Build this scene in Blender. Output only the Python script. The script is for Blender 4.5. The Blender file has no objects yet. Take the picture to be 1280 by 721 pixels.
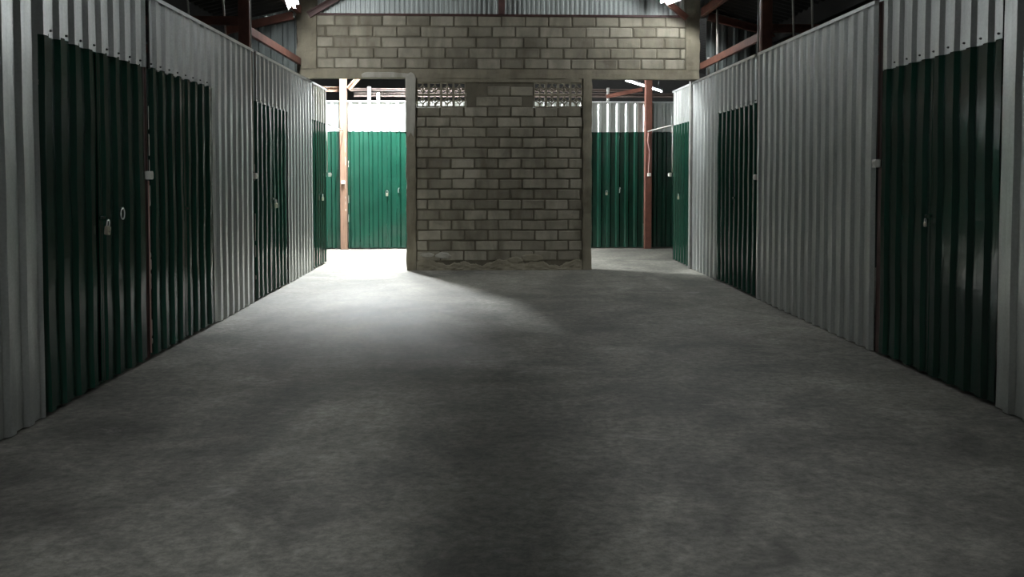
import bpy, math, random
from mathutils import Vector, Matrix
random.seed(7)
S = bpy.context.scene
C = S.collection
PI = math.pi

# ------------------------------------------------------------------ camera, world, daylight, exposure
CAM_H = 1.53
cam_data = bpy.data.cameras.new('camera')
cam = bpy.data.objects.new('camera', cam_data)
C.objects.link(cam)
cam_data.sensor_fit = 'HORIZONTAL'
cam_data.sensor_width = 36.0
cam_data.lens = 36.0 * 1000.0 / 1280.0
cam_data.shift_y = -104.7 / 1280.0          # the photograph is the lower crop of a taller frame
cam_data.clip_start = 0.05
cam_data.clip_end = 100
cam.location = (0, 0, CAM_H)
cam.rotation_euler = (PI / 2 - 0.0375, 0, -0.0325)
S.camera = cam

world = bpy.data.worlds.new('world')
S.world = world
world.use_nodes = True
world.node_tree.nodes['Background'].inputs[0].default_value = (0.75, 0.85, 1.0, 1)
world.node_tree.nodes['Background'].inputs[1].default_value = 0.3

vs = S.view_settings
vs.view_transform = 'Standard'
vs.look = 'None'
vs.gamma = 1.0
vs.use_curve_mapping = False
vs.exposure = 0.0

TUBE_HALL = 370.0        # the tubes over the lane
TUBE_NEAR = 62.0        # the two tubes nearer the gate
TUBE_FILL = 380.0       # two unseen tubes added behind the viewer to brighten the wall ribs
TUBE_BACK = 13000.0       # the strong tube over the cross aisle
TUBE_FAR = 22.0         # the tubes over the units beyond
DAY = 2900.0              # sky light entering by the gate behind the camera


def daylight(name, loc, rot, sx, sy, power, color):
    l = bpy.data.lights.new(name, 'AREA')
    l.shape = 'RECTANGLE'
    l.size = sx
    l.size_y = sy
    l.energy = power
    l.color = color
    o = bpy.data.objects.new(name, l)
    C.objects.link(o)
    o.location = loc
    o.rotation_euler = rot
    return o


# sky seen through the gate at the rear end of the lane
daylight('gate_daylight', (0.1, -13.0, 4.8), (PI / 2, 0, 0), 1.3, 1.8, DAY, (0.92, 0.97, 1.0))

# ------------------------------------------------------------------ materials


def mat(name):
    m = bpy.data.materials.new(name)
    m.use_nodes = True
    nt = m.node_tree
    return m, nt, nt.nodes['Principled BSDF']


def node(nt, typ, **kw):
    n = nt.nodes.new(typ)
    for k, v in kw.items():
        if k.startswith('i_'):
            n.inputs[k[2:].replace('_', ' ')].default_value = v
        else:
            setattr(n, k, v)
    return n


def noise(nt, scale, detail=4, rough=0.55, stretch=(1, 1, 1), distort=0.0):
    tc = node(nt, 'ShaderNodeTexCoord')
    mp = node(nt, 'ShaderNodeMapping')
    mp.inputs['Scale'].default_value = stretch
    nt.links.new(tc.outputs['Object'], mp.inputs['Vector'])
    n = node(nt, 'ShaderNodeTexNoise')
    n.inputs['Scale'].default_value = scale
    n.inputs['Detail'].default_value = detail
    n.inputs['Roughness'].default_value = rough
    n.inputs['Distortion'].default_value = distort
    nt.links.new(mp.outputs[0], n.inputs['Vector'])
    return n.outputs['Fac']


def ramp(nt, fac, stops):
    r = node(nt, 'ShaderNodeValToRGB')
    el = r.color_ramp.elements
    while len(el) < len(stops):
        el.new(0.5)
    for e, (p, c) in zip(el, stops):
        e.position = p
        e.color = (*c, 1) if len(c) == 3 else c
    nt.links.new(fac, r.inputs[0])
    return r.outputs[0]


def mix(nt, a, b, fac, mode='MIX'):
    n = node(nt, 'ShaderNodeMix', data_type='RGBA', blend_type=mode)
    for sock, v in ((n.inputs[6], a), (n.inputs[7], b), (n.inputs[0], fac)):
        if isinstance(v, bpy.types.NodeSocket):
            nt.links.new(v, sock)
        elif isinstance(v, (int, float)):
            sock.default_value = v
        else:
            sock.default_value = (*v, 1)
    return n.outputs[2]


def g(v):
    return (v, v, v)


def bump(nt, bsdf, h, strength=0.3, dist=0.01):
    b = node(nt, 'ShaderNodeBump')
    b.inputs['Strength'].default_value = strength
    b.inputs['Distance'].default_value = dist
    nt.links.new(h, b.inputs['Height'])
    nt.links.new(b.outputs[0], bsdf.inputs['Normal'])


def paint(name, color, rough=0.5, metallic=0.0, var=0.25, scale=6, bumpy=0.0, stretch=(1, 1, 1)):
    m, nt, b = mat(name)
    f = noise(nt, scale, 5, 0.6, stretch)
    lo = tuple(c * (1 - var) for c in color)
    hi = tuple(min(1, c * (1 + var)) for c in color)
    nt.links.new(ramp(nt, f, [(0.3, lo), (0.7, hi)]), b.inputs['Base Color'])
    b.inputs['Roughness'].default_value = rough
    b.inputs['Metallic'].default_value = metallic
    if bumpy:
        bump(nt, b, noise(nt, scale * 6, 4), bumpy, 0.004)
    return m


# bare galvanised sheet: spangle, faint vertical wash marks
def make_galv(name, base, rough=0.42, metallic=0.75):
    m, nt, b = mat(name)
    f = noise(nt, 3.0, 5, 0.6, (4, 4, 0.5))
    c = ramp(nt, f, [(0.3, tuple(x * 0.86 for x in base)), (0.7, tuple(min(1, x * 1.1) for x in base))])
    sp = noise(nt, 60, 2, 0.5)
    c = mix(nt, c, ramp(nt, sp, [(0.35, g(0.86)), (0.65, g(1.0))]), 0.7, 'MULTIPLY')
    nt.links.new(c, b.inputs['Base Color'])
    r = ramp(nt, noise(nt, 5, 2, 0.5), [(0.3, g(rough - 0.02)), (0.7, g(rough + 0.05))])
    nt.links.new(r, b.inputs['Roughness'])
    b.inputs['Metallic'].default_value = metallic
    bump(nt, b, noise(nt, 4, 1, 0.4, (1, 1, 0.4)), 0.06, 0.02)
    return m


GALV = make_galv('galvanised_sheet', (0.60, 0.622, 0.60), 0.34, 0.85)
GALV_OLD = make_galv('weathered_galvanised_sheet', (0.44, 0.47, 0.45), 0.55, 0.5)
GALV_SHADED = make_galv('shaded_galvanised_sheet', (0.15, 0.17, 0.16), 0.6, 0.4)  # darkened copy for the side gable sheets, side-roof shade put into the colour
FLASH = make_galv('bright_flashing', (0.78, 0.79, 0.79), 0.35, 0.8)


def make_green():
    m, nt, b = mat('green_painted_sheet')
    f = noise(nt, 2.2, 5, 0.6, (2, 2, 0.5))
    c = ramp(nt, f, [(0.3, (0.0050, 0.033, 0.0205)), (0.7, (0.0072, 0.045, 0.028))])
    dust = ramp(nt, noise(nt, 7, 6, 0.65, (1, 1, 0.4)), [(0.55, g(0.0)), (0.9, g(0.06))])
    c = mix(nt, c, (0.16, 0.18, 0.16), dust)
    nt.links.new(c, b.inputs['Base Color'])
    r = ramp(nt, noise(nt, 12, 5, 0.6), [(0.3, g(0.11)), (0.75, g(0.22))])
    nt.links.new(r, b.inputs['Roughness'])
    bump(nt, b, noise(nt, 4, 2, 0.5, (1, 1, 0.6)), 0.10, 0.02)
    return m


GREEN = make_green()


def make_floor():
    m, nt, b = mat('troweled_concrete')
    big = noise(nt, 0.5, 7, 0.66, (1, 0.8, 1), 0.8)
    c = ramp(nt, big, [(0.3, (0.118, 0.113, 0.096)), (0.5, (0.225, 0.217, 0.186)), (0.7, (0.345, 0.329, 0.28))])
    sw = noise(nt, 1.9, 10, 0.74, (0.8, 1.0, 1), 0.5)
    c = mix(nt, c, ramp(nt, sw, [(0.34, g(0.42)), (0.5, g(0.9)), (0.64, g(1.3))]), 0.85, 'MULTIPLY')
    fine = noise(nt, 20, 9, 0.8, (0.8, 1, 1), 0.15)
    c = mix(nt, c, ramp(nt, fine, [(0.38, g(0.5)), (0.62, g(1.25))]), 0.85, 'MULTIPLY')
    # oily dark spots and pale cement smears
    sp = ramp(nt, noise(nt, 1.1, 6, 0.65, (1, 1, 1), 0.9), [(0.58, g(0.0)), (0.70, g(0.6))])
    c = mix(nt, c, (0.075, 0.072, 0.064), sp)
    pl = ramp(nt, noise(nt, 1.7, 10, 0.74, (0.6, 1.5, 1), 1.0), [(0.60, g(0.0)), (0.68, g(0.45))])
    c = mix(nt, c, (0.42, 0.405, 0.365), pl)
    nt.links.new(c, b.inputs['Base Color'])
    r = ramp(nt, sw, [(0.3, g(0.55)), (0.7, g(0.75))])
    nt.links.new(r, b.inputs['Roughness'])
    b.inputs['Specular IOR Level'].default_value = 0.35
    bump(nt, b, noise(nt, 12, 8, 0.75), 0.25, 0.015)
    return m


FLOOR = make_floor()


def make_block():
    m, nt, b = mat('concrete_block')
    geo = node(nt, 'ShaderNodeNewGeometry')
    c = ramp(nt, geo.outputs['Random Per Island'], [(0.0, (0.170, 0.152, 0.112)), (0.5, (0.24, 0.218, 0.164)), (1.0, (0.31, 0.284, 0.222))])
    f = noise(nt, 5, 7, 0.65)
    c = mix(nt, c, ramp(nt, f, [(0.3, g(0.72)), (0.7, g(1.12))]), 0.8, 'MULTIPLY')
    # damp streaks running down the wall
    st = noise(nt, 2.6, 5, 0.6, (1, 1, 0.35), 0.4)
    c = mix(nt, c, ramp(nt, st, [(0.36, (0.42, 0.41, 0.36)), (0.56, (1, 1, 1))]), 0.75, 'MULTIPLY')
    nt.links.new(c, b.inputs['Base Color'])
    b.inputs['Roughness'].default_value = 0.92
    bump(nt, b, noise(nt, 45, 5, 0.7), 0.5, 0.006)
    return m


BLOCK = make_block()


def make_cement(name, base, var=0.3, scale=2.5):
    m, nt, b = mat(name)
    f = noise(nt, scale, 7, 0.65)
    c = ramp(nt, f, [(0.28, tuple(x * (1 - var) for x in base)), (0.72, tuple(x * (1 + var * 0.6) for x in base))])
    st = noise(nt, 3.4, 5, 0.6, (1, 1, 0.3), 0.5)
    c = mix(nt, c, ramp(nt, st, [(0.34, (0.5, 0.48, 0.42)), (0.55, (1, 1, 1))]), 0.6, 'MULTIPLY')
    nt.links.new(c, b.inputs['Base Color'])
    b.inputs['Roughness'].default_value = 0.9
    bump(nt, b, noise(nt, 30, 6, 0.7), 0.5, 0.008)
    return m


MORTAR = make_cement('mortar', (0.120, 0.106, 0.074))
CEMENT = make_cement('rough_cement', (0.205, 0.183, 0.130))
PATCH = make_cement('fresh_cement', (0.33, 0.315, 0.265), 0.15)
RUST = paint('red_oxide_steel', (0.135, 0.050, 0.032), 0.6, 0.0, 0.35, 7, 0.2)
RUST_DARK = paint('dark_oxide_steel', (0.085, 0.040, 0.034), 0.6, 0.0, 0.3, 7, 0.2)
RAIL = paint('brown_rail', (0.055, 0.038, 0.030), 0.65, 0.0, 0.3, 7, 0.2)
TIMBER = paint('raw_timber', (0.19, 0.112, 0.072), 0.7, 0.0, 0.3, 5, 0.2, (6, 6, 0.6))
PALE_STICK = paint('pale_rod', (0.42, 0.40, 0.36), 0.6, 0.0, 0.2, 8)
WHITE = paint('white_plastic', (0.72, 0.70, 0.64), 0.4, 0.0, 0.08, 8)
DARK = paint('dark_plastic', (0.02, 0.02, 0.02), 0.4, 0.0, 0.2, 8)
WIRE = paint('pink_wire', (0.45, 0.27, 0.23), 0.5, 0.0, 0.1, 8)
STEEL = paint('bright_steel', (0.62, 0.62, 0.60), 0.28, 0.9, 0.1, 20)
BRASS = paint('brass_lock_body', (0.60, 0.56, 0.44), 0.3, 0.8, 0.1, 20)
TAPE = paint('torn_pale_edge', (0.55, 0.50, 0.45), 0.6, 0.0, 0.3, 14)
BATTEN = paint('white_enamel', (0.7, 0.7, 0.7), 0.4, 0.0, 0.05, 8)
ROOF = paint('dark_roof_sheet', (0.017, 0.0165, 0.015), 0.9, 0.0, 0.25, 3)  # near-black sheet colour, also used on the outer walls
GREY_PIPE = paint('dull_grey_steel', (0.26, 0.26, 0.24), 0.5, 0.3, 0.25, 6)


def make_emit(name, strength, color=(0.93, 0.97, 1.0)):
    m, nt, b = mat(name)
    b.inputs['Base Color'].default_value = (0.8, 0.8, 0.8, 1)
    b.inputs['Emission Color'].default_value = (*color, 1)
    b.inputs['Emission Strength'].default_value = strength
    return m


# ------------------------------------------------------------------ mesh helpers
class MB:
    def __init__(self):
        self.v, self.f = [], []

    def add(self, vs, fs):
        o = len(self.v)
        self.v += [tuple(p) for p in vs]
        self.f += [tuple(i + o for i in q) for q in fs]
        return self

    def box(self, x0, x1, y0, y1, z0, z1):
        vs = [(x, y, z) for z in (z0, z1) for y in (y0, y1) for x in (x0, x1)]
        return self.add(vs, [(0, 2, 3, 1), (4, 5, 7, 6), (0, 1, 5, 4), (2, 6, 7, 3), (0, 4, 6, 2), (1, 3, 7, 5)])

    def bbox(self, x0, x1, y0, y1, z0, z1, b=0.006, jit=0.0):
        """box with chamfered edges (rounded-edge brick, post or slab)"""
        vs, idx = [], {}
        for ix, iy, iz in ((i, j, k) for i in (0, 1) for j in (0, 1) for k in (0, 1)):
            cx, cy, cz = (x0, x1)[ix], (y0, y1)[iy], (z0, z1)[iz]
            sx, sy, sz = (1, -1)[ix], (1, -1)[iy], (1, -1)[iz]
            dx, dy, dz = (random.uniform(-jit, jit) for _ in range(3))
            for ax in range(3):
                p = [cx + sx * b + dx, cy + sy * b + dy, cz + sz * b + dz]
                p[ax] = (cx + dx, cy + dy, cz + dz)[ax]
                idx[(ix, iy, iz, ax)] = len(vs)
                vs.append(p)
        I = lambda a, b_, c, ax: idx[(a, b_, c, ax)]
        fs = []
        for k in (0, 1):
            q = [I(k, 0, 0, 0), I(k, 1, 0, 0), I(k, 1, 1, 0), I(k, 0, 1, 0)]
            fs.append(q if k else q[::-1])
            q = [I(0, k, 0, 1), I(0, k, 1, 1), I(1, k, 1, 1), I(1, k, 0, 1)]
            fs.append(q if k else q[::-1])
            q = [I(0, 0, k, 2), I(1, 0, k, 2), I(1, 1, k, 2), I(0, 1, k, 2)]
            fs.append(q if k else q[::-1])
        for a in (0, 1):
            for c in (0, 1):
                fs.append((I(0, a, c, 1), I(1, a, c, 1), I(1, a, c, 2), I(0, a, c, 2)))
                fs.append((I(a, 0, c, 0), I(a, 1, c, 0), I(a, 1, c, 2), I(a, 0, c, 2)))
                fs.append((I(a, c, 0, 0), I(a, c, 1, 0), I(a, c, 1, 1), I(a, c, 0, 1)))
        for a in (0, 1):
            for c in (0, 1):
                for d in (0, 1):
                    fs.append((I(a, c, d, 0), I(a, c, d, 1), I(a, c, d, 2)))
        return self.add(vs, fs)

    def tube(self, pts, r, n=10, closed=False, cap=True):
        pts = [Vector(p) for p in pts]
        m = len(pts)
        rings, prev = [], None
        for i, p in enumerate(pts):
            a = pts[(i - 1) % m] if (closed or i > 0) else p
            b = pts[(i + 1) % m] if (closed or i < m - 1) else p
            t = (b - a).normalized()
            if prev is None:
                up = Vector((0, 0, 1)) if abs(t.z) < 0.9 else Vector((1, 0, 0))
                s = t.cross(up).normalized()
            else:
                s = (prev - t * prev.dot(t)).normalized()
            prev = s
            w = t.cross(s)
            rr = r[i] if isinstance(r, (list, tuple)) else r
            rings.append([p + (s * math.cos(2 * PI * k / n) + w * math.sin(2 * PI * k / n)) * rr for k in range(n)])
        vs = [q for ring in rings for q in ring]
        fs = []
        for i in range(m if closed else m - 1):
            j = (i + 1) % m
            for k in range(n):
                l = (k + 1) % n
                fs.append((i * n + k, j * n + k, j * n + l, i * n + l))
        if cap and not closed:
            fs.append(tuple(range(n)))
            fs.append(tuple((m - 1) * n + k for k in range(n))[::-1])
        return self.add(vs, fs)

    def bar(self, a, b, w, h, up=(0, 0, 1)):
        """straight rectangular bar from a to b, w across, h along up"""
        a, b, up = Vector(a), Vector(b), Vector(up)
        t = (b - a).normalized()
        s = t.cross(up).normalized()
        u = s.cross(t).normalized()
        vs = [p + s * (sx * w / 2) + u * (sz * h / 2) for p in (a, b) for sx, sz in ((-1, -1), (1, -1), (1, 1), (-1, 1))]
        return self.add(vs, [(0, 1, 2, 3), (7, 6, 5, 4), (0, 4, 5, 1), (1, 5, 6, 2), (2, 6, 7, 3), (3, 7, 4, 0)])

    def cbar(self, a, b, w, h, up=(0, 0, 1), t_=0.004, side=1):
        """lipped channel (C section) from a to b"""
        a, b, up = Vector(a), Vector(b), Vector(up)
        t = (b - a).normalized()
        s = t.cross(up).normalized() * side
        u = up - t * up.dot(t)
        u.normalize()
        prof = [(0.5 * w, -0.5 * h + 0.02), (0.5 * w, -0.5 * h), (-0.5 * w, -0.5 * h), (-0.5 * w, 0.5 * h), (0.5 * w, 0.5 * h), (0.5 * w, 0.5 * h - 0.02)]
        inn = [(0.5 * w - t_, -0.5 * h + 0.02), (0.5 * w - t_, -0.5 * h + t_), (-0.5 * w + t_, -0.5 * h + t_), (-0.5 * w + t_, 0.5 * h - t_), (0.5 * w - t_, 0.5 * h - t_), (0.5 * w - t_, 0.5 * h - 0.02)]
        loop = prof + inn[::-1]
        n = len(loop)
        vs = [p + s * x + u * z for p in (a, b) for x, z in loop]
        fs = [(i, (i + 1) % n, n + (i + 1) % n, n + i) for i in range(n)]
        for i in range(5):
            q = (i, i + 1, n - 2 - i, n - 1 - i)
            fs.append(q)
            fs.append(tuple(n + k for k in q)[::-1])
        return self.add(vs, fs)

    def build(self, name, material, parent=None, loc=(0, 0, 0), smooth=False):
        me = bpy.data.meshes.new(name)
        me.from_pydata(self.v, [], self.f)
        me.validate()
        me.update()
        bpyfix(me)
        me.materials.append(material)
        if smooth:
            for p in me.polygons:
                p.use_smooth = True
        o = bpy.data.objects.new(name, me)
        C.objects.link(o)
        o.location = loc
        if parent:
            o.parent = parent
        return o


import bmesh


def bpyfix(me):
    bm = bmesh.new()
    bm.from_mesh(me)
    bmesh.ops.recalc_face_normals(bm, faces=bm.faces)
    bm.to_mesh(me)
    bm.free()


def empty(name, loc=(0, 0, 0), rotz=0.0):
    o = bpy.data.objects.new(name, None)
    o.empty_display_size = 0.2
    C.objects.link(o)
    o.location = loc
    o.rotation_euler = (0, 0, rotz)
    return o


def tag(o, label, cat, group=None, kind='thing'):
    o['label'] = label
    o['category'] = cat
    if group:
        o['group'] = group
    if kind:
        o['kind'] = kind
    return o


def structure(o, label=None):
    o['kind'] = 'structure'
    if label:
        o['label'] = label
    return o


# ------------------------------------------------------------------ corrugated sheet
PITCH, CREST, FLANK, DEPTH = 0.19, 0.052, 0.026, 0.028


def profile_points(u0, u1, phase, depth=DEPTH, pitch=PITCH, crest=CREST, flank=FLANK):
    """breakpoints (u, out) of the trapezoid ribs between u0 and u1"""
    def out(u):
        t = (u - phase) % pitch
        if t < flank:
            return depth * t / flank
        if t < flank + crest:
            return depth
        if t < 2 * flank + crest:
            return depth * (1 - (t - flank - crest) / flank)
        return 0.0
    us = {round(u0, 5), round(u1, 5)}
    k = math.floor((u0 - phase) / pitch) - 1
    while phase + k * pitch < u1 + pitch:
        for d in (0, flank, flank + crest, 2 * flank + crest, 2 * flank + crest + 0.5 * (pitch - 2 * flank - crest)):
            u = phase + k * pitch + d
            if u0 + 1e-4 < u < u1 - 1e-4:
                us.add(round(u, 5))
        k += 1
    return [(u, out(u)) for u in sorted(us)]


def sheet(u0, u1, z0, z1, phase=0.0, y=0.0, wob=0.0018, nz=None, depth=DEPTH, thick=0.0016, seed=0, pitch=PITCH, crest=CREST, flank=FLANK, ragged=0.0):
    """ribbed sheet in the local x-z plane, ribs towards -y"""
    rnd = random.Random(seed * 131 + int(u0 * 100))
    pts = profile_points(u0, u1, phase, depth, pitch, crest, flank)
    nz = nz or max(2, int((z1 - z0) / 0.22))
    a = [rnd.uniform(0, 6.28) for _ in range(6)]
    m = MB()
    n = len(pts)
    low = [rnd.uniform(0, ragged) for _ in pts]
    for back in (0, 1):
        vs = []
        for j in range(nz + 1):
            for i, (u, o) in enumerate(pts):
                z = z0 + (z1 - z0) * j / nz
                if j == 0:
                    z += low[i]
                w = wob * (math.sin(2.1 * z + a[0] + u * 1.7) + 0.7 * math.sin(5.3 * z + a[1] + u * 4.1) + 0.5 * math.sin(9.7 * z + a[2] - u * 7.3))
                vs.append((u, y - o - w + (thick if back else 0.0), z))
        fs = []
        for j in range(nz):
            for i in range(n - 1):
                q = (j * n + i, j * n + i + 1, (j + 1) * n + i + 1, (j + 1) * n + i)
                fs.append(q if not back else q[::-1])
        m.add(vs, fs)
    N = n * (nz + 1)
    rim = [i for i in range(n)] + [j * n + n - 1 for j in range(1, nz + 1)] + [nz * n + i for i in range(n - 2, -1, -1)] + [j * n for j in range(nz - 1, 0, -1)]
    for k in range(len(rim)):
        p, q = rim[k], rim[(k + 1) % len(rim)]
        m.f.append((p, p + N, q + N, q))
    return m


XL, XR = -2.79, 3.35
YB = 12.80           # front of the block wall
YF = 16.55           # fronts of the units across the aisle
WT = 3.01            # top of the sheet walls
DT = 2.42            # top of the doors

# ------------------------------------------------------------------ floor
fl = MB()
fl.box(-9, 9, -15, YB - 0.02, -0.15, 0.0)
structure(fl.build('floor', FLOOR), 'grey troweled concrete floor of the lane')
fl = MB()
fl.box(-9, 9, YB - 0.012, 25, -0.15, 0.0)
structure(fl.build('floor_aisle', FLOOR), 'concrete floor of the brightly lit cross aisle')


# ------------------------------------------------------------------ sheet-metal walls
def cap(parent, u0, u1, z=WT, y=0.0):
    """folded flashing along the top of a wall"""
    m = MB()
    m.box(u0, u1, y - 0.036, y + 0.03, z, z + 0.004)
    m.box(u0, u1, y - 0.036, y - 0.0335, z - 0.028, z)
    return m.build('cap_flashing', FLASH, parent)


SCREW = None


def screws(parent, u0, u1, phase, z, y=0.0):
    """one dark roofing screw in each trough"""
    global SCREW
    k = math.ceil((u0 - phase) / PITCH)
    while True:
        u = phase + k * PITCH - 0.035
        if u > u1 - 0.03:
            break
        if u > u0 + 0.03:
            if SCREW is None:
                m = MB()
                m.tube([(0, 0.004, 0), (0, -0.004, 0)], 0.008, 10)
                m.tube([(0, -0.004, 0), (0, -0.009, 0)], 0.005, 6)
                s = m.build('screw', DARK, parent)
                SCREW = s
            else:
                s = SCREW.copy()
                C.objects.link(s)
                s.parent = parent
            s.location = (u, y - 0.004, z)
        k += 1


def wall_panel(name, origin, rotz, u0, u1, z0, z1, phase, label=None, capped=None, screwed=False, **kw):
    """one sheet of a wall with its own flashing"""
    o = structure(sheet(u0, u1, z0, z1, phase, **kw).build(name, GALV))
    o.location = origin
    o.rotation_euler = (0, 0, rotz)
    a, b = capped or (u0, u1)
    cap(o, a, b, z1)
    if screwed:
        screws(o, u0, u1, phase, DT + 0.03)
    return o


PH_L = 4.67
OL, OR, OF = (XL, 0, 0), (XR, 0, 0), (0, YF, 0)
for k, (y0, y1) in enumerate(((-5.4, -4.6), (-4.6, 0.2), (0.2, 5.07), (8.285, 9.64), (11.285, 12.785))):
    wall_panel('wall_left', OL, PI / 2, y0, y1, 0.006, WT, PH_L + 0.03 * k if k > 2 else PH_L, seed=k)
for k, (y0, y1) in enumerate(((5.085, 6.645), (6.715, 8.275), (9.76, 11.275), (12.90, 14.06))):
    wall_panel('wall_left', OL, PI / 2, y0, y1, DT - 0.015, WT, PH_L + 0.05 + 0.02 * k, seed=20 + k, wob=0.001, screwed=True)
for k, (y0, y1) in enumerate(((-5.4, -4.6), (-4.6, 0.2), (0.2, 5.105), (6.775, 9.715), (11.495, 12.84))):
    wall_panel('wall_right', OR, -PI / 2, -y1, -y0, 0.006, WT, -4.9 + 0.035 * k, seed=40 + k)
for k, (y0, y1) in enumerate(((5.115, 6.685), (9.825, 11.485), (13.0, 14.2))):
    wall_panel('wall_right', OR, -PI / 2, -y1, -y0, DT - 0.015, WT, -4.93 + 0.04 * k, seed=60 + k, wob=0.0012, screwed=True)
# fronts across the aisle: sheet above the doors, a plain sheet behind the block wall
for k, (x0, x1) in enumerate(((-7.5, -4.58), (-4.56, -2.985), (-2.83, -1.22), (1.68, 3.275), (3.425, 5.02), (5.04, 8))):
    full = k in (0, 5)
    wall_panel('wall_far', OF, 0, x0, x1, 0.006 if full else DT - 0.01, 3.04, 0.03, seed=80 + k, wob=0.0012)
wall_panel('wall_far', OF, 0, -1.21, 1.67, 0.006, 3.04, 0.03, seed=90)
# ends of the units towards the aisle
wall_panel('wall_aisle_left', (0, 14.10, 0), PI, 2.84, 7.5, 0.006, WT, 0.0, seed=95)
wall_panel('wall_aisle_right', (0, 14.24, 0), PI, -8.0, -3.40, 0.006, WT, 0.0, seed=96)


# ------------------------------------------------------------------ block wall between lane and aisle
wall_back = structure(empty('wall_back', (0, YB, 0), 0), 'concrete block wall between the two doorways')


def rough_box(x0, x1, y0, y1, z0, z1, amp=0.006, step=0.07, seed=1):
    """cement-rendered box with an uneven surface"""
    rnd = random.Random(seed)
    ph = [rnd.uniform(0, 6.28) for _ in range(9)]

    def d(x, y, z):
        return amp * (0.5 * math.sin(9 * z + 5 * x + ph[0]) + 0.4 * math.sin(23 * z + 11 * x + ph[1]) + 0.35 * math.sin(17 * x - 13 * z + ph[2]) + 0.3 * rnd.uniform(-1, 1))
    m = MB()
    nx, nz, ny = max(2, round((x1 - x0) / step)), max(2, round((z1 - z0) / step)), 2
    X = [x0 + (x1 - x0) * i / nx for i in range(nx + 1)]
    Z = [z0 + (z1 - z0) * i / nz for i in range(nz + 1)]
    Yv = [y0 + (y1 - y0) * i / ny for i in range(ny + 1)]
    cache = {}
    vs = []

    def V(i, j, k):
        if (i, j, k) in cache:
            return cache[(i, j, k)]
        x, y, z = X[i], Yv[j], Z[k]
        w = d(x, y, z)
        if i == 0: x -= w
        if i == nx: x += d(y, x, z) * 0.8
        if j == 0: y -= w
        if j == ny: y += w
        if i in (0, nx) and j == 0:
            x += 0.008 * (1 if i == 0 else -1)
            y += 0.004
        if k in (0, nz):
            pass
        vs.append((x, y, z))
        cache[(i, j, k)] = len(vs) - 1
        return len(vs) - 1
    fs = []
    for i in range(nx):
        for k in range(nz):
            fs.append((V(i, 0, k), V(i + 1, 0, k), V(i + 1, 0, k + 1), V(i, 0, k + 1)))
            fs.append((V(i, ny, k), V(i, ny, k + 1), V(i + 1, ny, k + 1), V(i + 1, ny, k)))
    for j in range(ny):
        for k in range(nz):
            fs.append((V(0, j, k), V(0, j, k + 1), V(0, j + 1, k + 1), V(0, j + 1, k)))
            fs.append((V(nx, j, k), V(nx, j + 1, k), V(nx, j + 1, k + 1), V(nx, j, k + 1)))
    for i in range(nx):
        for j in range(ny):
            fs.append((V(i, j, 0), V(i, j + 1, 0), V(i + 1, j + 1, 0), V(i + 1, j, 0)))
            fs.append((V(i, j, nz), V(i + 1, j, nz), V(i + 1, j + 1, nz), V(i, j + 1, nz)))
    m.add(vs, fs)
    return m


def courses(m, x0, x1, z0, rows, bl, h, joint, start, skip=None):
    for r in range(rows):
        zb = z0 + r * h
        off = start[r % 2] + random.uniform(-0.02, 0.02)
        x = x0 - off
        while x < x1 - 0.02:
            a, b = max(x, x0), min(x + bl - joint, x1)
            if b - a > 0.05 and not (skip and skip(a, b, zb)):
                dy = random.uniform(-0.004, 0.005)
                jz = random.uniform(-0.003, 0.003)
                m.bbox(a + random.uniform(0, .004), b - random.uniform(0, .004), dy, 0.09, zb + joint * 0.5 + jz, zb + h - joint * 0.5 + jz, 0.009, 0.004)
            x += bl


lower = MB()
VENTS = ((-1.108, -0.322), (0.762, 1.545))
courses(lower, -1.105, 1.54, 0.146, 17, 0.375, 0.1645, 0.020, (0.0, 0.19),
        lambda a, b, z: z > 2.55 and (a < VENTS[0][1] - 0.02 or b > VENTS[1][0] + 0.02))
lower.build('blockwork', BLOCK, wall_back)
lowm = MB()
lowm.box(-1.12, 1.55, 0.013, 0.10, 0.0, 2.60)
lowm.box(-0.318, 0.758, 0.013, 0.10, 2.60, 3.06)
lowm.build('mortar_bed', MORTAR, wall_back)
upper = MB()
courses(upper, -2.66, 3.19, 3.205, 5, 0.375, 0.168, 0.018, (0.10, 0.24))
upper.build('blockwork', BLOCK, wall_back)
upm = MB()
upm.box(-2.68, 3.21, 0.012, 0.10, 3.19, 4.045)
upm.build('mortar_bed', MORTAR, wall_back)
# half-size blocks filling between the vents, rendered strip under the ring beam
rough_box(-1.11, 1.545, -0.004, 0.10, 3.0, 3.07, 0.004, 0.06, 5).build('render_strip', CEMENT, wall_back)
# columns, ring beam
rough_box(-1.275, -1.112, -0.018, 0.14, 0.0, 3.07, 0.007, 0.06, 2).build('column', CEMENT, wall_back)
rough_box(1.548, 1.702, -0.018, 0.14, 0.0, 3.07, 0.007, 0.06, 3).build('column', CEMENT, wall_back)
rough_box(-2.98, 3.43, -0.012, 0.14, 3.06, 3.205, 0.006, 0.07, 4).build('ring_beam', CEMENT, wall_back)
rough_box(-2.98, -2.665, -0.02, 0.14, 3.20, 4.36, 0.008, 0.07, 6).build('column', CEMENT, wall_back)
rough_box(3.195, 3.43, -0.02, 0.14, 3.20, 4.60, 0.008, 0.07, 7).build('column', CEMENT, wall_back)
rough_box(-2.98, -2.815, 0.0, 0.14, 0.0, 3.06, 0.003, 0.09, 8).build('column', CEMENT, wall_back)
rough_box(3.392, 3.55, 0.0, 0.14, 0.0, 3.06, 0.003, 0.09, 9).build('column', CEMENT, wall_back)


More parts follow.
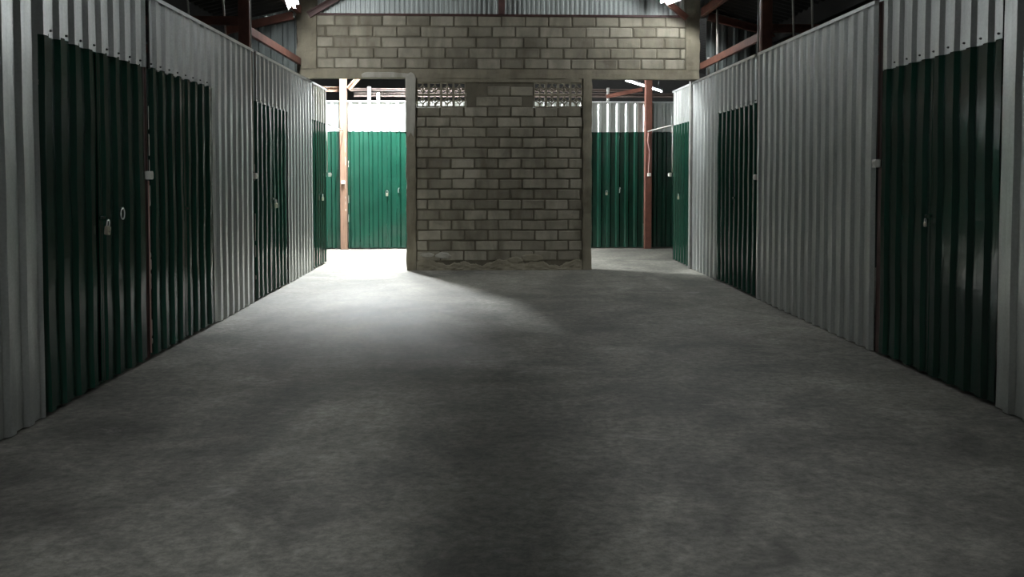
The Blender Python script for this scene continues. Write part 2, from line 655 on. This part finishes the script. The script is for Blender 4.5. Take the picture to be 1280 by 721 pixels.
def patch(outline, y, t, seed):
    """trowelled smear of fresh cement with a rounded outline"""
    rnd = random.Random(seed)
    cx = sum(p[0] for p in outline) / len(outline)
    cz = sum(p[1] for p in outline) / len(outline)
    vs, fs = [], []
    rings = ((1.0, 0.0), (0.93, 0.7), (0.7, 1.0), (0.35, 1.0))
    n = len(outline)
    for s, k in rings:
        for x, z in outline:
            vs.append((cx + (x - cx) * s, y - t * k + rnd.uniform(-0.0015, 0.0015), cz + (z - cz) * s))
    vs.append((cx, y - t, cz))
    for r in range(len(rings) - 1):
        for i in range(n):
            j = (i + 1) % n
            fs.append((r * n + i, r * n + j, (r + 1) * n + j, (r + 1) * n + i))
    for i in range(n):
        fs.append(((len(rings) - 1) * n + i, (len(rings) - 1) * n + (i + 1) % n, len(vs) - 1))
    return MB().add(vs, fs)


def arc(cx, cz, rx, rz, a0, a1, n=8):
    return [(cx + rx * math.cos(math.radians(a0 + (a1 - a0) * i / n)), cz + rz * math.sin(math.radians(a0 + (a1 - a0) * i / n))) for i in range(n + 1)]


out = [(-1.272, 3.10), (-1.274, 2.9), (-1.272, 2.6), (-1.27, 2.25), (-1.24, 2.12), (-1.19, 2.2), (-1.15, 2.12), (-1.122, 2.3), (-1.116, 2.6), (-1.112, 2.95)] + arc(-1.20, 3.04, 0.09, 0.11, 0, 85)
patch(out, -0.024, 0.007, 3).build('cement_patch', PATCH, wall_back)
out = arc(-1.85, 3.10, 0.12, 0.05, 90, 180, 6) + [(-1.95, 3.066), (-1.6, 3.066), (-1.24, 3.066), (-1.22, 3.13), (-1.5, 3.152)]
patch(out, -0.016, 0.007, 4).build('cement_patch', PATCH, wall_back)

# broken render along the foot of the wall
rnd = random.Random(11)
m = MB()
N, K = 132, 6
vs, fs = [], []
for i in range(N + 1):
    x = -1.11 + 2.655 * i / N
    h = 0.13 + 0.035 * math.sin(i * 0.21) + 0.03 * math.sin(i * 0.093 + 1) + 0.012 * math.sin(i * 0.7) + rnd.uniform(-0.008, 0.008)
    for k in range(K + 1):
        t = k / K
        lump = 0.010 * math.sin(i * 0.37 + k * 1.9) + 0.006 * math.sin(i * 0.83 - k * 2.3) + rnd.uniform(-.003, .003)
        vs.append((x, -0.022 * (1 - t) ** 0.8 - lump * 0.6 * (1 - t) + (0.012 if k == K else -0.006), h * t))
for i in range(N):
    for k in range(K):
        a = i * (K + 1) + k
        fs.append((a, a + K + 1, a + K + 2, a + 1))
m.add(vs, fs)
m.build('broken_render', CEMENT, wall_back)
for x0, x1, z0, z1, sd in ((-1.08, -0.80, 0.20, 0.29, 1), (-0.83, -0.55, 0.17, 0.30, 2), (0.55, 0.95, 0.12, 0.27, 3), (0.30, 0.62, 0.10, 0.22, 4)):
    rnd = random.Random(sd)
    out = [(x0 + (x1 - x0) * (0.5 + 0.5 * math.cos(a / 14 * 2 * PI) * rnd.uniform(.8, 1)), z0 + (z1 - z0) * (0.5 + 0.5 * math.sin(a / 14 * 2 * PI) * rnd.uniform(.7, 1))) for a in range(14)]
    patch(out, 0.006, 0.022, sd).build('cement_patch', PATCH if sd < 3 else CEMENT, wall_back)

# gable of ribbed sheet above the block wall and beside the columns
wall_gable = structure(empty('wall_gable', (0, YB + 0.09, 0), 0), 'ribbed sheet gable over the block wall')
GP = dict(pitch=0.076, crest=0.022, flank=0.014, depth=0.014)
x = -3.9
k = 0
while x < 4.3:
    x1 = min(x + 0.80, 4.35)
    sheet(x, x1 + 0.02, 4.04, 6.0, 0.01 * k, y=-0.006 * (k % 2), seed=120 + k, **GP).build('sheet_panel', GALV_OLD, wall_gable)
    x += 0.80
    k += 1
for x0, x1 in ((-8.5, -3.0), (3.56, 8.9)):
    sheet(x0, x1, 0.006, 4.04, 0.0, seed=140, y=0.01).build('sheet_panel', GALV_SHADED, wall_gable)

# ------------------------------------------------------------------ roof, outer walls
roof = structure(empty('ceiling', (0, 0, 0)), 'dark sheet roof over the units')


def slope(x0, z0, x1, z1, y0, y1, name='roof_sheet'):
    m = MB()
    L = 0.19
    n = int((y1 - y0) / L)
    t = 0.004
    for top in (0, 1):
        vs, fs = [], []
        for i in range(n * 4 + 1):
            yy = y0 + i * L / 4
            dz = (0.0, 0.03, 0.03, 0.0)[i % 4] + top * t
            vs += [(x0, yy, z0 + dz), (x1, yy, z1 + dz)]
        for i in range(n * 4):
            fs.append((2 * i, 2 * i + 1, 2 * i + 3, 2 * i + 2))
        m.add(vs, fs)
    return m.build(name, ROOF, roof)


RX = 0.28
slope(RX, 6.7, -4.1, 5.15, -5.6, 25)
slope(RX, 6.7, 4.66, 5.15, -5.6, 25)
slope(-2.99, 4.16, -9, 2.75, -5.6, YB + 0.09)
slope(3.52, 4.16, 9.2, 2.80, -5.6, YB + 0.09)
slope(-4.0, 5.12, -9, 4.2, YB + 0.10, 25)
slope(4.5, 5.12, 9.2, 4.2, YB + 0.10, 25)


def outer(name, x0, x1, y0, y1, z0, z1):
    m = MB()
    m.box(x0, x1, y0, y1, z0, z1)
    return structure(m.build(name, ROOF))


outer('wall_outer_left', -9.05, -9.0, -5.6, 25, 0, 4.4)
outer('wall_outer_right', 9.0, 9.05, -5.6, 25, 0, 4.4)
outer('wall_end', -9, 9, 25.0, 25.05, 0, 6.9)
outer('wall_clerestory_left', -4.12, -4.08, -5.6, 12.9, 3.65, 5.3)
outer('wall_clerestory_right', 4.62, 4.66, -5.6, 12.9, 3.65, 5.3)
rear = structure(empty('wall_rear', (0, -5.5, 0)), 'rear wall with the gate opening')
structure(rough_box(-0.21, 0.41, -1.75, -1.35, 0, 2.0, 0.004, 0.1, 30).build('shadow_block', CEMENT), 'unseen block added behind the viewer to shadow the floor')  # unseen block added to cast the dark strip down the lane floor
m = MB(); m.box(-9, -0.85, 0, 0.05, 0, 6.9); m.build('sheet_panel', GALV_OLD, rear)
m = MB(); m.box(1.05, 9, 0, 0.05, 0, 6.9); m.build('sheet_panel', GALV_OLD, rear)
m = MB(); m.box(-0.85, 1.05, 0, 0.05, 3.1, 6.9); m.build('sheet_panel', GALV_OLD, rear)


# ------------------------------------------------------------------ doors
def door(loc, rotz, width, label, seed, ring=None, pull=None, top=DT, y=0.004, film=0.0, wob=0.0032):
    """double door of two ribbed leaves; local x across, -y towards the viewer"""
    d = empty('storage_door', loc, rotz)
    tag(d, label, 'door', 'green double doors of the storage units')
    half = width / 2
    rnd = random.Random(seed)
    for k in (0, 1):
        u0, u1 = (0.0, half - 0.004) if k == 0 else (half + 0.004, width)
        lf = sheet(u0, u1, 0.02, top - 0.005 * k, 0.02 + rnd.uniform(0, 0.03), y=y, seed=seed * 3 + k, wob=wob, ragged=0.006).build('door_leaf', GREEN, d)
        # folded edge along the meeting stile
        e = MB()
        ue = half + (-0.014 if k == 0 else 0.014)
        e.bbox(ue - 0.012, ue + 0.012, y - 0.014, y - 0.0045, 0.03, top - 0.02, 0.003)
        e.build('meeting_edge', GREEN, lf)
    if film:
        z = 0.12
        while z < top - 0.25:
            l = rnd.uniform(0.03, 0.20)
            if rnd.random() < film:
                a = rnd.uniform(0.004, 0.013)
                u = rnd.uniform(0.001, 0.004)
                t = MB()
                q = [(u, z), (u + a, z + 0.012), (u + a * rnd.uniform(.4, 1.4), z + l * 0.5), (u + a, z + l), (u + 0.001, z + l + 0.01)]
                t.add([(p[0], y - 0.008, p[1]) for p in q] + [(p[0], y - 0.011, p[1]) for p in q],
                      [(4, 3, 2, 1, 0), (5, 6, 7, 8, 9)] + [(k, (k + 1) % 5, 5 + (k + 1) % 5, 5 + k) for k in range(5)])
                t.build('film_scrap', TAPE, d)
            z += l + rnd.uniform(0.0, 0.08)
    # hasp plate, staple
    h = MB()
    h.bbox(half - 0.05, half + 0.025, y - 0.034, y - 0.0295, 1.208, 1.230, 0.002)
    h.tube([(half + 0.012, y - 0.012, 1.235), (half + 0.012, y - 0.05, 1.23), (half + 0.012, y - 0.05, 1.205), (half + 0.012, y - 0.012, 1.20)], 0.004, 6)
    h.build('hasp', GREEN, d)
    if ring is not None:
        r = MB()
        r.tube([(ring + 0.030 * math.cos(a), y - 0.040, 1.235 + 0.042 * math.sin(a)) for a in [2 * PI * i / 20 for i in range(20)]], 0.005, 8, closed=True)
        r.tube([(ring, y - 0.025, 1.278), (ring, y - 0.046, 1.278)], 0.006, 8)
        r.build('pull_ring', STEEL, d)
    if pull is not None:
        r = MB()
        r.tube([(pull, y - 0.018, 1.16), (pull, y - 0.055, 1.17), (pull, y - 0.055, 1.23), (pull + 0.012, y - 0.055, 1.25), (pull + 0.012, y - 0.018, 1.26)], 0.009, 8)
        r.build('pull_handle', STEEL, d)
    return d


def padlock(door_obj, width, label, big=1.0, tilt=0.0):
    """padlock hanging in the hasp of a door"""
    M = Matrix.Translation(door_obj.location) @ Matrix.Rotation(door_obj.rotation_euler.z, 4, 'Z')
    p = M @ Vector((width / 2 + 0.012, -0.058, 1.20))
    o = empty('padlock', p, door_obj.rotation_euler.z)
    o.rotation_euler = (0, tilt, door_obj.rotation_euler.z)
    tag(o, label, 'padlock', 'padlocks on the unit doors')
    s = big
    b = MB()
    b.bbox(-0.019 * s, 0.019 * s, -0.011 * s, 0.011 * s, -0.085 * s, -0.035 * s, 0.004)
    b.build('lock_body', BRASS, o)
    k = MB()
    pts = [(-0.015 * s, 0, -0.036 * s)] + [(0.015 * s * math.cos(a), 0, -0.012 * s + 0.015 * s * math.sin(a)) for a in [PI - PI * i / 8 for i in range(9)]] + [(0.015 * s, 0, -0.036 * s)]
    k.tube(pts, 0.004 * s, 8)
    k.build('shackle', STEEL, o)
    kk = MB()
    kk.tube([(0, 0.0105 * s, -0.068 * s), (0, -0.0125 * s, -0.068 * s)], 0.004 * s, 8)
    kk.build('keyhole', DARK, o)
    return o


W = 1.56
left_doors = (
    (5.085, 1.56, 'dark green double door nearest the viewer on the left wall, with a pull ring', 1, 1.07, None),
    (6.715, 1.56, 'dark green double door of the left wall just beyond the nearest rusty post', 2, None, None),
    (9.735, 1.54, 'dark green double door on the left wall beside the tall red roof post', 3, None, None),
    (12.905, 1.15, 'green door on the left side just beyond the bright left doorway', 4, None, None),
)
DL = [door((XL, y0, 0), PI / 2, w, lab, sd, ring, pull, film=(0, 0.3, 0.8, 0.6, 0)[sd]) for y0, w, lab, sd, ring, pull in left_doors]
padlock(DL[0], 1.56, 'silver padlock left of the pull ring on the nearest left door', 1.25, 0.25)
padlock(DL[2], 1.54, 'small bright padlock on the left wall door by the red roof post', 1.2)
padlock(DL[3], 1.15, 'small pale padlock on the green door inside the bright left doorway', 1.2)
right_doors = (
    (6.685, 1.57, 'glossy dark green double door nearest the viewer on the right wall', 5, None, None),
    (11.485, 1.68, 'black-green double door on the right wall next to the far red post', 6, None, None),
    (14.19, 1.17, 'green door at the end of the right wall, seen inside the right doorway', 7, None, None),
)
DR = [door((XR, y1, 0), -PI / 2, w, lab, sd, ring, pull) for y1, w, lab, sd, ring, pull in right_doors]
padlock(DR[0], 1.57, 'small steel padlock on the nearest right-hand door', 0.7)
padlock(DR[2], 1.17, 'small pale padlock on the green door inside the right doorway', 1.1)
far_doors = (
    (-4.56, 1.57, 'bright green door left of the pale post across the lit aisle', 8, None, None),
    (-2.83, 1.575, 'bright green double door across the aisle, framed by the left doorway', 9, None, 1.03),
    (1.70, 1.57, 'dark green double door across the aisle, framed by the right doorway', 10, None, 1.07),
    (3.43, 1.57, 'dark green door right of the brown post across the aisle', 11, None, None),
)
DF = [door((x0, YF, 0), 0.0, w, lab, sd, ring, pull, wob=0.0055, film=0.25) for x0, w, lab, sd, ring, pull in far_doors]
padlock(DF[1], 1.575, 'white-looking padlock on the bright green door across the lit aisle', 1.3)
padlock(DF[2], 1.57, 'steel padlock on the dark green door across the aisle in the right doorway', 1.1)


# ------------------------------------------------------------------ posts with switch boxes
def post(loc, rotz, w, d, h, label, material=RUST, torn=True, base=True, seed=0):
    torn = torn and material is TIMBER
    o = empty('steel_post', loc, rotz)
    tag(o, label, 'post', 'roof posts')
    m = MB()
    m.bbox(-w / 2, w / 2, 0, d, 0.0, h, 0.006)
    m.build('shaft', material, o)
    b = MB()
    b.bbox(-w / 2 - 0.01, w / 2 + 0.01, 0.012, d + 0.03, 0, 0.012, 0.002)
    b.build('base_plate', material, o)
    if torn:
        rnd = random.Random(seed)
        z = 0.25
        while z < 2.3:
            l = rnd.uniform(0.04, 0.22)
            if rnd.random() < 0.62:
                t = MB()
                a = rnd.uniform(0.003, 0.010)
                u = w / 2 - 0.028
                t.add([(u, -0.001, z), (u + a, -0.0015, z + 0.01), (u + a * rnd.uniform(.5, 1.3), -0.0015, z + l), (u + 0.001, -0.001, z + l + 0.01),
                       (u, -0.0035, z), (u + a, -0.0040, z + 0.01), (u + a, -0.004, z + l), (u + 0.001, -0.0035, z + l + 0.01)],
                      [(4, 5, 6, 7), (0, 3, 2, 1), (0, 1, 5, 4), (1, 2, 6, 5), (2, 3, 7, 6), (3, 0, 4, 7)])
                t.build('paint_flake', TAPE, o)
            z += l + rnd.uniform(0.0, 0.1)
    return o


# local -y of each post faces the lane
post((XL - 0.014, 6.68, 0), PI / 2, 0.10, 0.10, 4.05, 'rusty post between the two nearest left doors', RUST_DARK, seed=1)
post((XL - 0.014, 9.70, 0), PI / 2, 0.10, 0.13, 4.05, 'tall red-brown roof post rising above the left wall', RUST, seed=2)
post((XR + 0.014, 6.725, 0), -PI / 2, 0.10, 0.10, 4.05, 'dark red post at the far edge of the nearest right door', RUST_DARK, False, seed=3)
post((XR + 0.014, 9.77, 0), -PI / 2, 0.10, 0.13, 4.05, 'tall red-brown roof post rising above the right wall', RUST, False, seed=4)
post((-2.905, YF - 0.135, 0), 0, 0.135, 0.13, 4.4, 'post of the brightly lit left aisle between two bright green doors', TIMBER, True, seed=5)
post((3.352, YF - 0.135, 0), 0, 0.14, 0.13, 4.4, 'brown post between the dark green doors seen in the right doorway', RUST, False, seed=6)


def edge_post(loc, w, d, h, label, material):
    m = MB()
    m.bbox(-w / 2, w / 2, -d / 2, d / 2, 0, h, 0.006)
    o = empty('corner_post', loc)
    tag(o, label, 'post', 'corner posts at the block wall')
    m.build('shaft', material, o)
    c_ = MB()
    c_.bbox(-w / 2 - .004, w / 2 + .004, -d / 2 - .004, d / 2 + .004, h, h + 0.008, 0.002)
    c_.build('end_plate', material, o)
    return o


edge_post((-2.788, 12.84, 0), 0.045, 0.07, 3.0, 'thin pale corner post beside the bright left doorway', GALV_OLD)
edge_post((3.345, 12.92, 0), 0.085, 0.085, 3.03, 'grey steel corner post on the edge of the right doorway', GREY_PIPE)


def switch_box(loc, rotz, label):
    o = empty('switch_box', loc, rotz)
    tag(o, label, 'switch box', 'white switch boxes on the posts')
    m = MB()
    m.bbox(-0.036, 0.036, -0.045, 0.0, -0.034, 0.034, 0.005)
    m.build('box_body', WHITE, o)
    p = MB()
    p.bbox(-0.026, 0.026, -0.050, -0.0445, -0.024, 0.024, 0.003)
    p.build('face_plate', WHITE, o)
    s = MB()
    s.bbox(-0.010, 0.010, -0.057, -0.0495, -0.014, 0.014, 0.002)
    s.build('rocker', WHITE, o)
    return o


def conduit(pts, r, label, material, cat='conduit', name='conduit_pipe', group='wiring'):
    m = MB()
    m.tube(pts, r, 8)
    o = m.build(name, material, smooth=True)
    return tag(o, label, cat, group)


switch_box((XL - 0.004, 6.68, 1.525), PI / 2, 'white switch box on the nearest left post')
switch_box((XL - 0.004, 9.71, 1.515), PI / 2, 'white switch box on the left post below the tall roof post')
switch_box((XR + 0.004, 6.735, 1.625), -PI / 2, 'white switch box on the nearest right post')
switch_box((XR + 0.004, 9.775, 1.50), -PI / 2, 'white switch box beside the black-green right wall door')
switch_box((-2.905, YF - 0.139, 1.37), 0, 'white switch box on the pale post in the bright left aisle')
switch_box((3.36, YF - 0.139, 1.53), 0, 'white switch box at the end of the pink wire on the brown post')
switch_box((XL + 0.035, 14.10, 1.53), PI / 2, 'small white switch box on the corner of the unit in the left doorway')
switch_box((XR - 0.035, 14.24, 1.53), -PI / 2, 'small white switch box on the corner of the unit in the right doorway')
conduit([(XL + 0.004, 6.672, 1.57), (XL + 0.004, 6.672, 2.98)], 0.009, 'thin dark wire pipe up the nearest left post', RUST_DARK)
conduit([(XL + 0.005, 6.70, 0.05), (XL + 0.005, 6.70, 1.48)], 0.007, 'thin pinkish pipe running down the nearest left post', WIRE)
conduit([(XL + 0.004, 9.70, 1.56), (XL + 0.004, 9.70, 3.0), (XL + 0.004, 9.66, 3.02), (XL + 0.004, 9.66, 3.9)], 0.008, 'pale wire pipe along the left roof post', PALE_STICK)
conduit([(XR - 0.004, 6.73, 1.67), (XR - 0.004, 6.73, 2.98)], 0.009, 'thin dark wire pipe up the nearest right post', RUST_DARK)
conduit([(XR - 0.004, 9.77, 1.55), (XR - 0.004, 9.77, 3.0), (XR - 0.004, 9.80, 3.02), (XR - 0.004, 9.80, 3.95)], 0.010, 'pale wire pipe along the right roof post', PALE_STICK)
conduit([(3.34, YF - 0.152, 2.41), (3.33, YF - 0.152, 2.2), (3.37, YF - 0.152, 2.0), (3.36, YF - 0.152, 1.8), (3.345, YF - 0.152, 1.57)], 0.010, 'wavy pink wire hanging down the brown post', WIRE, 'wire', 'hanging_wire')
conduit([(XL + 0.012, 14.085, 2.42), (-2.9, YF - 0.15, 2.42)], 0.010, 'thin pipe crossing the left aisle from unit corner to pale post', PALE_STICK)
conduit([(XR - 0.012, 14.225, 2.42), (3.33, YF - 0.15, 2.42)], 0.012, 'thin pale pipe crossing the right aisle to the brown post', PALE_STICK)
conduit([(XL + 0.012, 14.095, 2.40), (XL + 0.012, 14.095, 1.57)], 0.011, 'pale pipe down the unit corner in the left doorway', PALE_STICK)
conduit([(XR - 0.012, 14.235, 2.40), (XR - 0.012, 14.235, 1.57)], 0.013, 'pale pipe down the unit corner in the right doorway', PALE_STICK)


# ------------------------------------------------------------------ roof steel
def beam(a, b, w, h, label, material=RUST, name='steel_beam', cat='beam', side=1, up=(0, 0, 1), group='roof steelwork'):
    m = MB()
    m.cbar(a, b, w, h, up, 0.005, side)
    o = m.build(name, material)
    return tag(o, label, cat, group)


beam((-2.93, 9.76, 3.31), (-2.93, YB - 0.04, 3.31), 0.05, 0.10, 'red steel girt from the left roof post to the block wall', RUST, side=-1)
beam((3.445, 9.83, 3.26), (3.445, YB - 0.04, 3.26), 0.05, 0.10, 'red steel girt from the right roof post to the block wall')
beam((-2.94, 9.70, 3.36), (-6.0, 9.70, 3.36), 0.05, 0.10, 'dark red cross beam running left behind the left roof post', RUST)
beam((3.50, 9.77, 3.32), (6.2, 9.77, 3.32), 0.05, 0.10, 'dark red cross beam running right behind the right roof post', RUST)
beam((-2.93, -5.4, 4.12), (-2.93, YB - 0.03, 4.12), 0.07, 0.13, 'long eave beam over the left posts', RUST, side=-1)
beam((3.47, -5.4, 4.12), (3.47, YB - 0.03, 4.12), 0.07, 0.13, 'long eave beam over the right posts', RUST)
beam((-3.02, YB - 0.03, 4.03), (-8.9, YB - 0.03, 2.66), 0.06, 0.12, 'sloping rafter along the gable left of the block wall', RUST)
beam((3.56, YB - 0.03, 4.05), (9.0, YB - 0.03, 2.74), 0.06, 0.12, 'sloping rafter along the gable right of the block wall', RUST)
beam((-2.66, YB - 0.01, 4.055), (3.19, YB - 0.01, 4.055), 0.04, 0.03, 'thin rusty angle lying along the top of the block wall', RUST_DARK)
beam((0.25, YB - 0.02, 4.07), (0.25, YB - 0.02, 5.85), 0.10, 0.06, 'dark upright strut in the middle of the gable', RUST_DARK, 'gable_strut', 'strut', up=(0, 1, 0))
beam((-2.78, YB - 0.06, 4.03), (-1.4, YB - 0.06, 4.86), 0.05, 0.10, 'diagonal brace rising from the left column over the block wall', RUST_DARK, 'knee_brace', 'brace')
beam((3.20, YB - 0.06, 4.02), (2.0, YB - 0.06, 4.98), 0.05, 0.09, 'diagonal brace rising from the right column over the block wall', RUST, 'knee_brace', 'brace')
# beyond the aisle
beam((-8.9, YF + 0.18, 3.295), (-2.98, YF + 0.18, 3.295), 0.05, 0.11, 'timber-coloured rail left of the pale post above the far units', TIMBER)
beam((-2.82, YF + 0.30, 3.30), (3.27, YF + 0.30, 3.30), 0.04, 0.06, 'grey rail above the far units between the two posts', RAIL)
beam((-2.82, YF + 0.75, 3.24), (8.9, YF + 0.75, 3.24), 0.04, 0.09, 'second dim rail further back above the far units', RAIL)
beam((-2.80, YF - 0.07, 3.27), (-2.20, YF - 0.07, 3.95), 0.06, 0.10, 'short diagonal brace on the pale aisle post', TIMBER, 'knee_brace', 'brace')
beam((3.25, YF + 0.06, 3.30), (2.5, YF + 0.06, 3.15), 0.05, 0.08, 'short dark brace on the brown aisle post', RUST, 'knee_brace', 'brace')
beam((-4.6, 15.6, 3.48), (-2.3, 17.3, 3.62), 0.05, 0.06, 'slanting bright rail high behind the left doorway', RAIL)


def rod(a, b, r, label, material=PALE_STICK):
    m = MB()
    m.tube([a, b], r, 8)
    o = m.build('hanger_rod', material, smooth=True)
    return tag(o, label, 'rod', 'pale hanger rods above the units')


rod((-3.22, 8.90, 3.0), (-3.25, 8.80, 4.08), 0.010, 'pale rod above the left wall nearest the viewer')
rod((-3.13, 9.86, 3.0), (-3.22, 9.92, 4.05), 0.012, 'pale rod standing just left of the left roof post')
rod((3.62, 12.45, 3.02), (3.60, 12.45, 4.10), 0.020, 'tall pale rod near the right column above the wall')
rod((3.52, 12.62, 3.02), (3.52, 12.62, 3.38), 0.020, 'short pale rod beside the right column above the wall')
rod((3.62, 9.35, 3.02), (3.60, 9.40, 4.08), 0.013, 'dim pale rod just right of the right roof post')
rod((3.68, 8.95, 3.02), (3.66, 9.0, 4.08), 0.013, 'dim pale rod further right of the right roof post')
m = MB(); m.bbox(-2.432, -2.365, YF + 0.05, YF + 0.09, 3.0, 3.34, 0.004)
tag(m.build('wood_stick', PALE_STICK), 'taller pale stick standing above the bright left unit front', 'stick', 'sticks above the far units')
m = MB(); m.bbox(-2.25, -2.186, YF + 0.10, YF + 0.14, 3.0, 3.22, 0.004)
tag(m.build('wood_stick', PALE_STICK), 'shorter pale stick standing above the bright left unit front', 'stick', 'sticks above the far units')
m = MB(); m.bbox(2.52, 2.57, YF + 0.11, YF + 0.15, 3.0, 3.34, 0.004)
tag(m.build('wood_stick', GREY_PIPE), 'grey stick standing above the unit front in the right doorway', 'stick', 'sticks above the far units')


# ------------------------------------------------------------------ fluorescent lamps
def lamp(a, b, strength, label, drop=0.0, hang=None, shade=0, deep=(0.05, 0.085), plate=0.15):
    a, b = Vector(a), Vector(b)
    o = empty('fluorescent_lamp', (a + b) / 2)
    tag(o, label, 'lamp', 'fluorescent tube lamps')
    a, b = a - o.location, b - o.location
    t = (b - a).normalized()
    m = MB()
    m.bar(a - t * 0.03 + Vector((0, 0, 0.055)), b + t * 0.03 + Vector((0, 0, 0.055)), 0.05, 0.04)
    m.bar(a + Vector((0, 0, 0.034)), b + Vector((0, 0, 0.034)), plate, 0.004)
    m.build('batten', BATTEN, o)
    for p, s in ((a, -1), (b, 1)):
        e = MB()
        e.bar(p + t * s * 0.001 + Vector((0, 0, 0.008)), p + t * s * 0.025 + Vector((0, 0, 0.008)), 0.034, 0.054)
        e.build('lamp_holder', BATTEN, o)
    if shade:  # plate added to keep the tube's light off one side
        side = Vector((shade, 0, 0))
        r = MB()
        p0, p1 = Vector((0, 0, 0.036)) + side * 0.02, Vector((0, 0, -deep[0])) + side * deep[1]
        e = t * (0.16 if shade < 0 and a.x < 0 else 0.0)
        vs = [a - e + p0, b + e + p0, b + e + p1, a - e + p1]
        vs += [q + side * 0.003 for q in vs]
        r.add(vs, [(0, 1, 2, 3), (7, 6, 5, 4), (0, 4, 5, 1), (1, 5, 6, 2), (2, 6, 7, 3), (3, 7, 4, 0)])
        r.build('light_shield', BATTEN, o)
    tb = MB()
    tb.tube([a, b], 0.0135, 12)
    tb.build('tube', make_emit('lit_tube', strength), o, smooth=True)
    top = hang if hang is not None else 0.5
    for f in (0.2, 0.8):
        p = a + (b - a) * f
        h = MB()
        h.tube([p + Vector((0, 0, 0.07)), p + Vector((0, 0, top))], 0.004, 6)
        h.build('hanger', DARK, o)
    return o


lamp((-2.62, 10.85, 4.01), (-2.83, 12.02, 4.01), TUBE_HALL, 'lit fluorescent tube in front of the left column', hang=1.2, shade=-1)
lamp((3.12, 11.25, 4.2), (2.72, 12.40, 4.2), TUBE_HALL, 'lit fluorescent tube above the right column', hang=1.0, shade=1)
lamp((-2.55, 4.6, 4.0), (-2.55, 5.8, 4.0), TUBE_NEAR, 'lit fluorescent tube high over the nearest left door', hang=1.5)
lamp((3.10, 4.6, 4.0), (3.10, 5.8, 4.0), TUBE_NEAR, 'lit fluorescent tube high over the nearest right door', hang=1.4)
lamp((-2.40, -2.6, 3.6), (-2.40, -1.4, 3.6), TUBE_FILL, 'added fill tube behind the viewer for the left wall', hang=1.9, shade=1, deep=(0.20, 0.06))
lamp((2.95, -2.6, 3.6), (2.95, -1.4, 3.6), TUBE_FILL, 'added fill tube behind the viewer for the right wall', hang=1.9, shade=-1, deep=(0.20, 0.06))
lamp((-2.45, 14.8, 4.75), (-2.55, 15.95, 4.75), TUBE_BACK, 'strong tube lamp high over the bright left aisle', hang=0.5, plate=0.5)
lamp((-1.5, 15.0, 4.25), (-2.1, 15.6, 4.25), TUBE_BACK * 0.3, 'lower tube lamp over the bright left aisle', hang=0.9, plate=0.5)
lamp((3.12, 17.8, 3.62), (3.72, 18.85, 3.62), TUBE_FAR, 'lit tube left of the brown post above the far units', hang=1.0, plate=0.04)
lamp((3.80, 19.0, 3.62), (4.42, 20.1, 3.62), TUBE_FAR, 'lit tube right of the brown post above the far units', hang=1.0, plate=0.04)


# ------------------------------------------------------------------ breeze-block vents
def vent(x0, z0, label):
    v = empty('vent_grille', (x0, YB, z0))
    tag(v, label, 'vent', 'breeze-block vents in the block wall')
    s = 0.1955
    first = None
    for r in range(2):
        for c in range(4):
            if first is None:
                m = MB()
                d0, d1 = 0.004, 0.085
                w = 0.017
                m.box(0, s, d0, d1, 0, w)
                m.box(0, s, d0, d1, s - w, s)
                m.box(0, w, d0, d1, w, s - w)
                m.box(s - w, s, d0, d1, w, s - w)
                h = s / 2
                # four quarter-round petals that meet in the middle of each side
                for cx, cz, a0 in ((w, w, 0), (s - w, w, 90), (s - w, s - w, 180), (w, s - w, 270)):
                    R = h - w
                    pts = [(cx + R * math.cos(math.radians(a0 + 90 * i / 8)), cz + R * math.sin(math.radians(a0 + 90 * i / 8))) for i in range(9)]
                    for i in range(8):
                        (ax, az), (bx, bz) = pts[i], pts[i + 1]
                        m.bar((ax, (d0 + d1) / 2, az), (bx, (d0 + d1) / 2, bz), 0.070, 0.016, up=(bz - az, 0, ax - bx))
                m.bbox(h - 0.014, h + 0.014, d0 + 0.004, d1 - 0.004, h - 0.014, h + 0.014, 0.004)
                b = m.build('breeze_block', CEMENT, v)
                first = b
            else:
                b = first.copy()
                C.objects.link(b)
                b.parent = v
            b.location = (c * s + 0.002, 0, r * s + 0.002)
    return v


vent(-1.106, 2.606, 'pierced breeze-block vent beside the bright left doorway, light showing through')
vent(0.762, 2.606, 'pierced breeze-block vent beside the right doorway, mostly dark')
